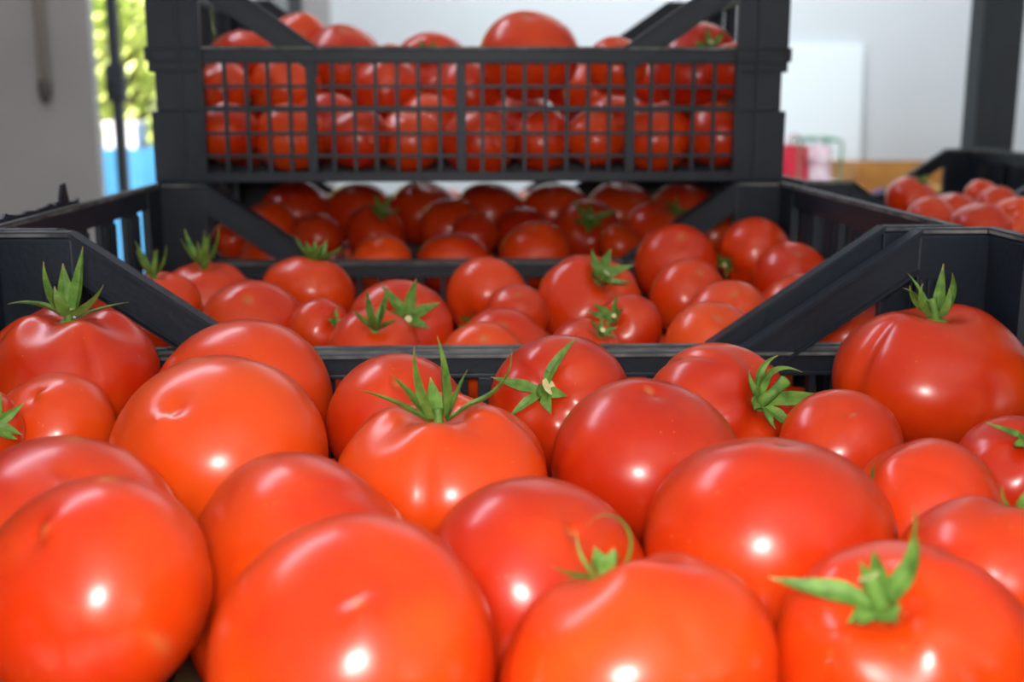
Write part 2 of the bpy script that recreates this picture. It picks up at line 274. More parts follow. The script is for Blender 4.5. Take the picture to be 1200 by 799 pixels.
('T25', 'T', -0.2557, 1.2257, 0.0153, 0.0295, 0.9, 0.0, 0.316, -0.949, 0, 'half hidden second row tomato of the top crate close to the left post'),
('T26', 'T', -0.1469, 1.2184, -0.0216, 0.0376, 0.9, 0.0, 0.316, -0.949, 0, 'deep tomato of the top crate seen through the mesh behind the second dome'),
('T27', 'T', -0.0401, 1.231, -0.0237, 0.0381, 0.9, 0.0, 0.316, -0.949, 0, 'deep tomato of the top crate seen through the mesh behind the third dome'),
('T28', 'T', 0.0557, 1.2382, -0.0257, 0.0385, 0.9, 0.0, 0.316, -0.949, 0, 'deep tomato of the top crate seen through the mesh behind the tallest dome'),
('T29', 'T', 0.1576, 1.2296, -0.0256, 0.0383, 0.9, 0.0, 0.316, -0.949, 0, 'deep tomato of the top crate seen through the mesh behind the small low dome'),
('Q1', 'Q', 0.573, 1.4578, -0.1217, 0.0332, 0.85, 0.331, -0.331, 0.883, 3, 'highest left tomato in the right hand crate beyond the slatted wall'),
('Q2', 'Q', 0.5824, 1.3596, -0.1365, 0.0363, 0.82, 0.206, 0.309, -0.928, 0, 'tomato in the right hand crate, second from the left in its near row'),
('Q3', 'Q', 0.5657, 1.2379, -0.135, 0.0324, 0.82, 0.0, 0.316, -0.949, 0, "third tomato from the left in the right hand crate's near row, low at the wall"),
('Q4', 'Q', 0.6696, 1.4683, -0.1178, 0.0224, 0.9, 0.0, 0.316, -0.949, 0, 'small far tomato in the right hand crate below the dark steel post'),
('Q5', 'Q', 0.6694, 1.422, -0.1268, 0.0261, 0.9, 0.0, 0.316, -0.949, 0, 'far tomato in the right hand crate between the small one and the frame edge'),
('Q6', 'Q', 0.6203, 1.2674, -0.135, 0.0323, 0.9, -0.684, -0.57, 0.456, 0, 'tomato of the right hand crate at the right frame edge with a pale sheen'),
('Q7', 'Q', 0.5405, 1.3139, -0.1335, 0.0281, 0.9, 0.0, 0.316, -0.949, 0, 'low tomato in the right hand crate touching the slatted wall, between two higher ones'),
]
BURIED = [
('1', -0.2356, 0.3154, -0.23, 0.0404),
('1', -0.236, 0.399, -0.2331, 0.037),
('1', -0.2348, 0.483, -0.2293, 0.0412),
('1', -0.236, 0.567, -0.2321, 0.0381),
('1', -0.18, 0.609, -0.233, 0.0371),
('1', -0.166, 0.357, -0.2306, 0.0398),
('1', -0.166, 0.441, -0.2336, 0.0365),
('1', -0.166, 0.511, -0.2328, 0.0374),
('1', -0.11, 0.567, -0.2321, 0.0381),
('1', -0.096, 0.3155, -0.2299, 0.0405),
('1', -0.068, 0.497, -0.2334, 0.0367),
('1', -0.068, 0.6353, -0.2334, 0.0367),
('1', -0.026, 0.553, -0.2319, 0.0383),
('1', 0.002, 0.427, -0.2315, 0.0387),
('1', 0.016, 0.343, -0.2314, 0.0389),
('1', 0.016, 0.609, -0.2332, 0.0369),
('1', 0.044, 0.497, -0.231, 0.0394),
('1', 0.072, 0.399, -0.232, 0.0382),
('1', 0.086, 0.567, -0.2279, 0.0428),
('1', 0.114, 0.315, -0.2322, 0.038),
('1', 0.114, 0.469, -0.2327, 0.0375),
('1', 0.128, 0.6338, -0.232, 0.0382),
('1', 0.156, 0.385, -0.2299, 0.0405),
('1', 0.17, 0.525, -0.2315, 0.0388),
('1', 0.198, 0.3183, -0.2274, 0.0433),
('1', 0.198, 0.455, -0.2301, 0.0403),
('1', 0.198, 0.595, -0.2295, 0.041),
('1', 0.254, 0.385, -0.23, 0.0405),
('1', 0.254, 0.511, -0.2313, 0.0391),
('1', 0.2749, 0.609, -0.2312, 0.0391),
('1', 0.276, 0.315, -0.2002, 0.038),
('2', -0.2477, 0.7423, -0.2284, 0.0423),
('2', -0.2496, 0.824, -0.23, 0.0404),
('2', -0.2487, 0.908, -0.2292, 0.0413),
('2', -0.2462, 0.992, -0.227, 0.0438),
('2', -0.18, 0.866, -0.2333, 0.0368),
('2', -0.18, 0.95, -0.2339, 0.0361),
('2', -0.18, 1.034, -0.23, 0.0405),
('2', -0.166, 0.74, -0.232, 0.0382),
('2', -0.124, 0.81, -0.2312, 0.0391),
('2', -0.11, 0.894, -0.2304, 0.04),
('2', -0.11, 0.978, -0.2272, 0.0436),
('2', -0.082, 0.7403, -0.2301, 0.0403),
('2', -0.054, 0.838, -0.2318, 0.0384),
('2', -0.054, 1.034, -0.2336, 0.0364),
('2', -0.04, 0.922, -0.2315, 0.0388),
('2', -0.012, 0.768, -0.2311, 0.0393),
('2', 0.002, 0.992, -0.2325, 0.0377),
('2', 0.016, 0.852, -0.2326, 0.0375),
('2', 0.044, 0.922, -0.232, 0.0382),
('2', 0.058, 1.0435, -0.2317, 0.0385),
('2', 0.072, 0.7434, -0.2273, 0.0434),
('2', 0.086, 0.824, -0.2334, 0.0367),
('2', 0.1, 0.964, -0.2339, 0.0361),
('2', 0.128, 0.894, -0.2306, 0.0397),
('2', 0.128, 1.034, -0.2339, 0.0361),
('2', 0.156, 0.744, -0.2268, 0.044),
('2', 0.156, 0.824, -0.2331, 0.037),
('2', 0.17, 0.978, -0.2337, 0.0364),
('2', 0.198, 0.88, -0.2331, 0.037),
('2', 0.212, 1.034, -0.233, 0.0371),
('2', 0.226, 0.782, -0.2322, 0.038),
('2', 0.24, 0.95, -0.231, 0.0393),
('3', -0.247, 1.148, -0.2277, 0.043),
('3', -0.25, 1.229, -0.2336, 0.0364),
('3', -0.25, 1.299, -0.2334, 0.0366),
('3', -0.2478, 1.383, -0.2284, 0.0422),
('3', -0.208, 1.4494, -0.2325, 0.0376),
('3', -0.18, 1.187, -0.2306, 0.0398),
('3', -0.18, 1.271, -0.2328, 0.0373),
('3', -0.18, 1.355, -0.2333, 0.0367),
('3', -0.138, 1.425, -0.2332, 0.0369),
('3', -0.11, 1.1478, -0.2279, 0.0428),
('3', -0.11, 1.229, -0.23, 0.0404),
('3', -0.11, 1.313, -0.2317, 0.0386),
('3', -0.068, 1.383, -0.2277, 0.043),
('3', -0.04, 1.187, -0.2301, 0.0403),
('3', -0.04, 1.271, -0.2282, 0.0424),
('3', -0.012, 1.4485, -0.2317, 0.0385),
('3', 0.002, 1.341, -0.2304, 0.04),
('3', 0.03, 1.1488, -0.227, 0.0438),
('3', 0.044, 1.229, -0.2287, 0.0419),
('3', 0.058, 1.397, -0.2308, 0.0395),
('3', 0.072, 1.313, -0.2296, 0.0409),
('3', 0.114, 1.1465, -0.2291, 0.0415),
('3', 0.128, 1.229, -0.2337, 0.0363),
('3', 0.128, 1.383, -0.2332, 0.0369),
('3', 0.156, 1.299, -0.2281, 0.0425),
('3', 0.156, 1.45, -0.2331, 0.037),
('3', 0.198, 1.1472, -0.2284, 0.0422),
('3', 0.198, 1.229, -0.2336, 0.0365),
('3', 0.198, 1.383, -0.2338, 0.0362),
('3', 0.24, 1.299, -0.2279, 0.0428),
('3', 0.24, 1.4462, -0.2297, 0.0408),
('3', 0.254, 1.187, -0.2008, 0.0373),
('3', -0.25, 1.4493, -0.1684, 0.0377),
('T', -0.247, 1.26, -0.0329, 0.0372),
('T', -0.247, 1.33, -0.0334, 0.0367),
('T', -0.247, 1.4, -0.0355, 0.0343),
('T', -0.205, 1.4508, -0.0338, 0.0362),
('T', -0.177, 1.302, -0.0314, 0.0389),
('T', -0.177, 1.372, -0.0357, 0.0342),
('T', -0.135, 1.428, -0.0336, 0.0364),
('T', -0.107, 1.33, -0.0309, 0.0394),
('T', -0.065, 1.4, -0.0308, 0.0396),
('T', -0.009, 1.33, -0.0343, 0.0357),
('T', -0.009, 1.4522, -0.0351, 0.0348),
('T', 0.033, 1.386, -0.0333, 0.0368),
('T', 0.061, 1.316, -0.0334, 0.0366),
('T', 0.061, 1.4511, -0.0341, 0.0359),
('T', 0.117, 1.358, -0.0357, 0.0341),
('T', 0.131, 1.428, -0.0358, 0.034),
('T', 0.187, 1.33, -0.0304, 0.04),
('T', 0.201, 1.4, -0.0348, 0.0351),
('T', 0.229, 1.246, -0.031, 0.0393),
('T', 0.243, 1.4516, -0.0345, 0.0354),
('T', 0.257, 1.344, -0.0348, 0.0351),
('T', -0.205, 1.4, 0.0185, 0.0344),
('T', -0.065, 1.4514, 0.0196, 0.0356),
('T', -0.009, 1.414, 0.0187, 0.0345),
('T', 0.173, 1.428, 0.0185, 0.0344),
('T', 0.229, 1.372, 0.0188, 0.0347),
('Q', 0.372, 1.148, -0.2334, 0.0366),
('Q', 0.3729, 1.232, -0.2295, 0.0409),
('Q', 0.372, 1.316, -0.2336, 0.0364),
('Q', 0.3754, 1.4, -0.2274, 0.0434),
('Q', 0.428, 1.4535, -0.2335, 0.0365),
('Q', 0.442, 1.148, -0.2339, 0.0362),
('Q', 0.442, 1.26, -0.2334, 0.0367),
('Q', 0.442, 1.344, -0.227, 0.0438),
('Q', 0.498, 1.204, -0.2322, 0.038),
('Q', 0.498, 1.414, -0.2308, 0.0395),
('Q', 0.512, 1.288, -0.2296, 0.0409),
('Q', 0.54, 1.148, -0.2334, 0.0367),
('Q', 0.554, 1.358, -0.232, 0.0383),
('Q', 0.568, 1.232, -0.2316, 0.0387),
('Q', 0.568, 1.442, -0.2317, 0.0386),
('Q', 0.61, 1.148, -0.2337, 0.0363),
('Q', 0.61, 1.302, -0.2324, 0.0377),
('Q', 0.624, 1.386, -0.2291, 0.0415),
('Q', 0.652, 1.218, -0.2297, 0.0408),
('Q', 0.68, 1.148, -0.2333, 0.0368),
('Q', 0.68, 1.442, -0.2328, 0.0374),
('Q', 0.694, 1.288, -0.2315, 0.0387),
('Q', 0.708, 1.372, -0.2286, 0.042),
('Q', 0.736, 1.204, -0.2301, 0.0403),
('Q', 0.764, 1.316, -0.2313, 0.039),
('Q', 0.764, 1.428, -0.2327, 0.0375),
('Q', 0.792, 1.148, -0.2327, 0.0375),
('Q', 0.806, 1.246, -0.233, 0.0371),
('Q', 0.82, 1.372, -0.23, 0.0404),
('Q', 0.848, 1.4495, -0.2299, 0.0405),
('Q', 0.862, 1.162, -0.2333, 0.0368),
('Q', 0.862, 1.302, -0.2272, 0.0436),
('Q', 0.876, 1.232, -0.2011, 0.037),
('5', -0.315, 1.555, -0.2327, 0.0374),
('5', -0.315, 1.625, -0.2337, 0.0363),
('5', -0.315, 1.709, -0.2329, 0.0373),
('5', -0.3134, 1.793, -0.2289, 0.0416),
('5', -0.287, 1.8608, -0.2338, 0.0362),
('5', -0.245, 1.555, -0.2335, 0.0365),
('5', -0.245, 1.625, -0.2338, 0.0362),
('5', -0.245, 1.695, -0.2338, 0.0362),
('5', -0.231, 1.779, -0.234, 0.036),
('5', -0.217, 1.849, -0.2313, 0.039),
('5', -0.175, 1.583, -0.2293, 0.0413),
('5', -0.175, 1.667, -0.2285, 0.0421),
('5', -0.161, 1.751, -0.2286, 0.0419),
('5', -0.133, 1.835, -0.2273, 0.0434),
('5', -0.105, 1.611, -0.2314, 0.0388),
('5', -0.105, 1.695, -0.2321, 0.0381),
('5', -0.077, 1.765, -0.228, 0.0426),
('5', -0.063, 1.555, -0.2339, 0.0361),
('5', -0.049, 1.835, -0.2326, 0.0375),
('5', -0.035, 1.653, -0.2281, 0.0425),
('5', -0.007, 1.737, -0.2322, 0.038),
('5', 0.007, 1.555, -0.2312, 0.0391),
('5', 0.021, 1.807, -0.2303, 0.0402),
('5', 0.049, 1.625, -0.2323, 0.0379),
('5', 0.063, 1.709, -0.2294, 0.0411),
('5', 0.077, 1.8588, -0.2321, 0.0382),
('5', 0.091, 1.5587, -0.2271, 0.0437),
('5', 0.105, 1.779, -0.231, 0.0393),
('5', 0.119, 1.639, -0.2338, 0.0362),
('5', 0.147, 1.709, -0.2284, 0.0422),
('5', 0.147, 1.849, -0.2328, 0.0374),
('5', 0.175, 1.5574, -0.2283, 0.0424),
('5', 0.1867, 1.639, -0.2337, 0.0363),
('5', 0.175, 1.779, -0.2009, 0.0372),
('5', -0.315, 1.583, -0.1685, 0.0377),
('5', -0.3146, 1.667, -0.166, 0.0404),
('5', -0.315, 1.849, -0.1699, 0.0362),
('5', -0.287, 1.751, -0.1688, 0.0374),
('5', -0.245, 1.597, -0.1687, 0.0375),
('5', -0.245, 1.821, -0.1695, 0.0366),
('5', -0.217, 1.695, -0.1681, 0.0381),
('5', -0.203, 1.765, -0.1698, 0.0362),
('5', -0.147, 1.625, -0.1633, 0.0434),
('5', -0.133, 1.709, -0.1695, 0.0366),
('5', -0.105, 1.5559, -0.1656, 0.0409),
('5', -0.091, 1.8584, -0.1677, 0.0386),
('5', -0.063, 1.695, -0.167, 0.0393),
('5', -0.049, 1.611, -0.17, 0.036),
('5', -0.035, 1.793, -0.1676, 0.0386),
('5', 0.007, 1.8605, -0.1696, 0.0365),
('5', 0.021, 1.597, -0.166, 0.0405),
('5', 0.021, 1.681, -0.1661, 0.0403),
('5', 0.035, 1.765, -0.1643, 0.0423),
('5', 0.091, 1.639, -0.1647, 0.0419),
('5', 0.091, 1.821, -0.1691, 0.037),
('5', 0.161, 1.667, -0.17, 0.036),
('5', 0.175, 1.849, -0.1695, 0.0366),
]
RIM = -.0734
FLOOR = RIM-.2-.8
# ---------------------------------------------------------------- the room and what is behind it
def sbox(name, x0, x1, y0, y1, z0, z1, m, bev=0, kind='structure'):
    bm = bmesh.new(); box(bm, x0, x1, y0, y1, z0, z1, bev); o = obj(name, bm, m); o['kind'] = kind; return o
CE = 1.75
sbox('floor', -3, 3, -2.5, 4.62, FLOOR-.1, FLOOR, M_FLOOR)
sbox('ceiling', -3.1, 3.1, -2.5, 4.72, CE, CE+.12, M_CEIL)
sbox('wall_right', 3, 3.12, -2.5, 4.72, FLOOR-.1, CE, M_WALL)
sbox('wall_left', -3.12, -3, -2.5, 4.72, FLOOR-.1, CE, M_WALG)
DX0, DX1, DZ = -1.75, -.86, FLOOR+2.25
bm = bmesh.new()
box(bm, DX1, 3, 4.5, 4.62, FLOOR-.1, CE); box(bm, -3, DX0, 4.5, 4.62, FLOOR-.1, CE); box(bm, DX0, DX1, 4.5, 4.62, DZ, CE)
tag(obj('wall_back', bm, M_WALL), kind='structure')
sbox('wall_partition', -3, -.955, 3.0, 3.04, FLOOR, CE, M_WALG)
# open metal door frame standing in the doorway, with its latch
d = empty('door_1', (-1.33, 4.46, FLOOR)); d['kind'] = 'structure'
bm = bmesh.new(); box(bm, -.02, .02, -.02, .02, 0, 2.2, .003); obj('door_stile', bm, M_PIPED, d)
bm = bmesh.new(); box(bm, -.035, .035, -.035, .02, 1.08, 1.22, .006); tube(bm, [(.0, -.03, 1.15), (0, -.07, 1.15), (.06, -.075, 1.15)], .009, 8); obj('door_handle', bm, M_PIPED, d)
bm = bmesh.new(); box(bm, -.42, .47, -.02, .02, 2.2, 2.25, .003); obj('door_rail', bm, M_PIPED, d)
# uprights beside the doorway
sbox('trim_1', -.735, -.675, 4.44, 4.5, FLOOR, CE, M_PIPE, .004)
sbox('trim_2', -.665, -.63, 4.46, 4.5, FLOOR, CE, M_PIPED, .004)
sbox('trim_3', -.625, -.52, 4.47, 4.5, FLOOR, CE, M_WALG, .004)
# hanging cord
c = empty('pull_cord', (-1.07, 2.98, .15))
bm = bmesh.new(); tube(bm, [(0, 0, 1.6), (.002, 0, 1), (0, 0, .4), (0, 0, -.1)], .0125, 8); obj('cord', bm, M_CORD, c)
bm = bmesh.new(); tube(bm, [(0, 0, -.09), (0, 0, -.10), (0, 0, -.13), (0, 0, -.15)], [.011, .016, .015, .006], 12); obj('pull', bm, M_KNOB, c)
tag(c, 'thin beige pull cord with dark end hanging on the shaded wall at left', 'cord')
# table that carries the crates
t = empty('market_table', (0, 0, RIM-.2)); tag(t, 'long low wooden table carrying all the tomato crates', 'table')
for k in range(8):
    bm = bmesh.new(); y0 = .2+k*.222; box(bm, -.36 if y0 < 1.4 else -.3, 1.5, y0, y0+.212, -.03, 0, .002); obj('plank', bm, M_TABLE, t)
for x in (-.28, .6, 1.42):
    for y in (.3, 1.1, 1.9):
        bm = bmesh.new(); box(bm, x-.03, x+.03, y-.03, y+.03, -.8, -.03, .003); obj('leg', bm, M_TABLE, t)
for y in (.3, 1.1, 1.9):
    bm = bmesh.new(); box(bm, -.25, .57, y-.015, y+.015, -.12, -.03, .002); obj('apron', bm, M_TABLE, t)
    bm = bmesh.new(); box(bm, .63, 1.39, y-.015, y+.015, -.12, -.03, .002); obj('apron', bm, M_TABLE, t)
# steel post at the right
p = empty('steel_post', (.945, 2.06, FLOOR)); tag(p, 'dark painted steel post standing at the right edge behind the crates', 'post')
bm = bmesh.new(); box(bm, -.040, -.004, -.03, .03, 0, CE-FLOOR, .003); obj('post_flange', bm, M_STEEL, p)
bm = bmesh.new(); box(bm, -.003, .038, -.018, .03, 0, CE-FLOOR, .003); obj('post_web', bm, M_STEEL, p)
# white board leaning against the back wall
bm = bmesh.new(); box(bm, -.2, .2, -.012, .012, 0, 1.3, .003)
o = obj('white_board', bm, M_BOARD); o.location = (1.33, 4.385, FLOOR+.002); o.rotation_euler = (rad(-4.4), 0, 0)
tag(o, 'tall plain white board leaning against the back wall at right', 'board')
# bench with bags
b = empty('low_bench', (1.1, 4.0, FLOOR)); tag(b, 'white low bench at the foot of the white board carrying the shopping bags', 'bench')
bm = bmesh.new(); box(bm, -.3, .23, -.17, .15, .77, .8, .004); obj('bench_top', bm, M_BOARD, b)
for x in (-.26, .19):
    for y in (-.14, .12):
        bm = bmesh.new(); box(bm, x-.02, x+.02, y-.02, y+.02, 0, .77, .002); obj('leg', bm, M_BOARD, b)
def bag(name, x, y, w, h, m, label, dpt=.08):
    e = empty(name, (x, y, FLOOR+.8)); tag(e, label, 'bag')
    bm = bmesh.new(); box(bm, -w/2, w/2, -dpt/2, dpt/2, 0, h, .012)
    bmesh.ops.subdivide_edges(bm, edges=bm.edges, cuts=2, use_grid_fill=True)
    rr = random.Random(len(label))
    for v in bm.verts:
        k = v.co.z/h; v.co.y *= 1.1-.5*k; v.co.x *= 1.05-.12*k; v.co += Vector((rr.uniform(-1, 1), rr.uniform(-1, 1), 0))*.004
    obj('bag_body', bm, m, e, True); return e
e1 = bag('shopping_bag', 1.135, 3.98, .085, .135, M_RED, 'small crimson bag on the white bench beside the right crate post')
bm = bmesh.new(); tube(bm, [(-.02, 0, .13), (-.018, 0, .16), (0, 0, .17), (.018, 0, .16), (.02, 0, .13)], .003, 6); obj('bag_handle', bm, M_RED, e1)
e2 = bag('shopping_bag', 1.225, 3.99, .075, .13, M_PINK, 'pale pink and white bag standing right of the crimson one')
bm = bmesh.new(); tube(bm, [(-.02, 0, .125), (-.018, 0, .15), (0, 0, .155), (.018, 0, .15), (.02, 0, .125)], .003, 6); obj('bag_handle', bm, M_PINK, e2)
w = empty('wire_rack', (1.21, 3.92, FLOOR+.8)); tag(w, 'thin green wire rack standing over the pink and white bag', 'rack')
for z in (.0, .06, .145):
    pass
bm = bmesh.new(); tube(bm, [(-.07, 0, 0), (-.07, 0, .15), (.068, 0, .15), (.075, 0, .14), (.075, 0, 0)], .0045, 6); obj('rack_frame', bm, M_GWIRE, w)
bm = bmesh.new(); tube(bm, [(-.07, .0, .15), (-.06, .12, .155), (.06, .12, .155), (.068, 0, .15)], .0045, 6); tube(bm, [(-.06, .12, .155), (-.06, .12, 0)], .004, 6); tube(bm, [(.06, .12, .155), (.06, .12, 0)], .004, 6); obj('rack_top', bm, M_GWIRE, w)
# wooden boxes stacked by the back wall
for k in range(3):
    wb = empty('wooden_box', (1.68, 4.18, FLOOR+k*.289))
    tag(wb, ('orange brown wooden box on the floor by the back wall', 'middle orange brown wooden box of the stack', 'topmost orange brown wooden box against the back wall at right')[k], 'box')
    for j in range(3):
        for (x0, x1, y0, y1) in ((-.3, .3, -.16, -.145), (-.3, .3, .145, .16), (-.3, -.285, -.145, .145), (.285, .3, -.145, .145)):
            bm = bmesh.new(); box(bm, x0, x1, y0, y1, .005+j*.094, .005+j*.094+.09, .002); obj('plank', bm, M_ORNG, wb)
    for (x, y) in ((-.27, -.13), (.27, -.13), (-.27, .13), (.27, .13)):
        bm = bmesh.new(); box(bm, x-.0149, x+.0149, y-.0149, y+.0149, 0, .287, .001); obj('corner_block', bm, M_ORNG, wb)
    bm = bmesh.new(); box(bm, -.25, .25, -.144, .144, .0, .012); obj('bottom_board', bm, M_ORNG, wb)
# little bundle in front of the boxes
st = empty('stool', (1.36, 3.62, FLOOR)); tag(st, 'low stool between the bench and the wooden boxes', 'stool')
bm = bmesh.new(); box(bm, -.09, .22, -.12, .12, .70, .73, .004); obj('stool_top', bm, M_ORNG, st)
for x in (-.06, .19):
    for y in (-.09, .09):
        bm = bmesh.new(); box(bm, x-.015, x+.015, y-.015, y+.015, 0, .70, .002); obj('leg', bm, M_ORNG, st)
def lump(name, x, y, z, sx, sy, sz, m, label, cat, seed):
    bm = bmesh.new(); bmesh.ops.create_icosphere(bm, subdivisions=3, radius=1)
    rr = random.Random(seed); ph = [rr.uniform(0, 6) for _ in range(6)]
    for v in bm.verts:
        n = 1+.12*math.sin(4*v.co.x+ph[0])*math.cos(3*v.co.z+ph[1])+.08*math.sin(6*v.co.y+ph[2])
        v.co = Vector((v.co.x*sx*n, v.co.y*sy*n, max(v.co.z*n, -.75)*sz))
    o = obj(name, bm, m, None, True); o.location = (x, y, z+sz*.75); return tag(o, label, cat)
lump('cloth_bundle', 1.325, 3.62, FLOOR+.73, .045, .045, .045, M_PURP, 'small dark purple bundle on the stool left of the wooden boxes', 'bundle', 1)
lump('produce_bag', 1.46, 3.62, FLOOR+.73, .09, .08, .055, M_YEL, 'mustard and brown produce bag on the stool in front of the wooden boxes', 'bag', 2)

# outside the doorway
sbox('ground', -9, 4, 4.62, 16, FLOOR-.15, FLOOR-.02, M_GRND)
tr = empty('garden_tree', (-2.35, 8.2, FLOOR-.02)); tag(tr, 'sunlit yellow green tree seen through the doorway', 'tree')
bm = bmesh.new(); tube(bm, [(0, 0, 0), (.03, 0, .5), (-.02, .03, 1.0), (.05, 0, 1.7)], [.09, .07, .06, .03], 10)
for k in range(5):
    a = k*1.3; tube(bm, [(0, 0, .7+.15*k), (.3*math.cos(a), .3*math.sin(a), 1.1+.15*k), (.6*math.cos(a), .6*math.sin(a), 1.5+.15*k)], [.035, .025, .01], 6)
obj('trunk', bm, M_BARK, tr, True)
rr = random.Random(5); vs = []; fs = []
for k in range(7000):
    while True:
        q = Vector((rr.uniform(-1, 1), rr.uniform(-1, 1), rr.uniform(-1, 1)))
        if .3 < q.length < 1: break
    q = Vector((q.x*1.5, q.y*.9, q.z*1.25+1.95))
    if q.z < .78: q.z = .78+rr.random()*.5
    s = rr.uniform(.03, .06); n = Vector((rr.uniform(-1, 1), rr.uniform(-1, 1), rr.uniform(-.2, 1))).normalized(); u = n.orthogonal().normalized(); w_ = n.cross(u)
    i = len(vs); vs += [q-u*s*1.6, q-w_*s*.6, q+u*s*1.6+n*s*.3, q+w_*s*.6]; fs.append((i, i+1, i+2, i+3))
me = bpy.data.meshes.new('foliage'); me.from_pydata(vs, [], fs); fo = link('foliage', me, M_LEAF, tr); fo['kind'] = 'stuff'
st2 = empty('stall_table', (-1.9, 6.4, FLOOR-.02)); tag(st2, 'stall table under a bright blue tarpaulin outside the doorway', 'table')
bm = bmesh.new(); nx = 40
top = []; bot = []
for (x0, y0, x1, y1) in ((-.8, -.3, .8, -.3), (.8, -.3, .8, .3), (.8, .3, -.8, .3), (-.8, .3, -.8, -.3)):
    for k in range(nx):
        f = k/nx; x = x0+(x1-x0)*f; y = y0+(y1-y0)*f; top.append(bm.verts.new((x, y, .86)))
        g = .02*math.sin(k*1.1); bot.append(bm.verts.new((x*(1.02)+g*.3, y*(1.05)-g, .03)))
n_ = len(top)
for k in range(n_): bm.faces.new((top[k], top[(k+1) % n_], bot[(k+1) % n_], bot[k]))
bm.faces.new(top); obj('tarpaulin', bm, M_BLUE, st2)
for x in (-.72, .72):
    for y in (-.24, .24):
        bm = bmesh.new(); box(bm, x-.02, x+.02, y-.02, y+.02, 0, .85, .002); obj('leg', bm, M_PIPE, st2)
for (x, w_, h, lab) in ((-2.07, .12, .12, 'small white foam box at the left on the blue stall table'), (-1.85, .17, .14, 'larger white foam box on the blue stall table, behind the door stile')):
    fb = empty('foam_box', (x, 6.3, FLOOR+.84)); tag(fb, lab, 'box')
    bm = bmesh.new(); box(bm, -w_/2, w_/2, -.1, .1, 0, h*.75, .008); obj('box_body', bm, M_FOAM, fb)
    bm = bmesh.new(); box(bm, -w_/2-.005, w_/2+.005, -.105, .105, h*.75+.001, h, .008); obj('lid', bm, M_FOAM, fb)

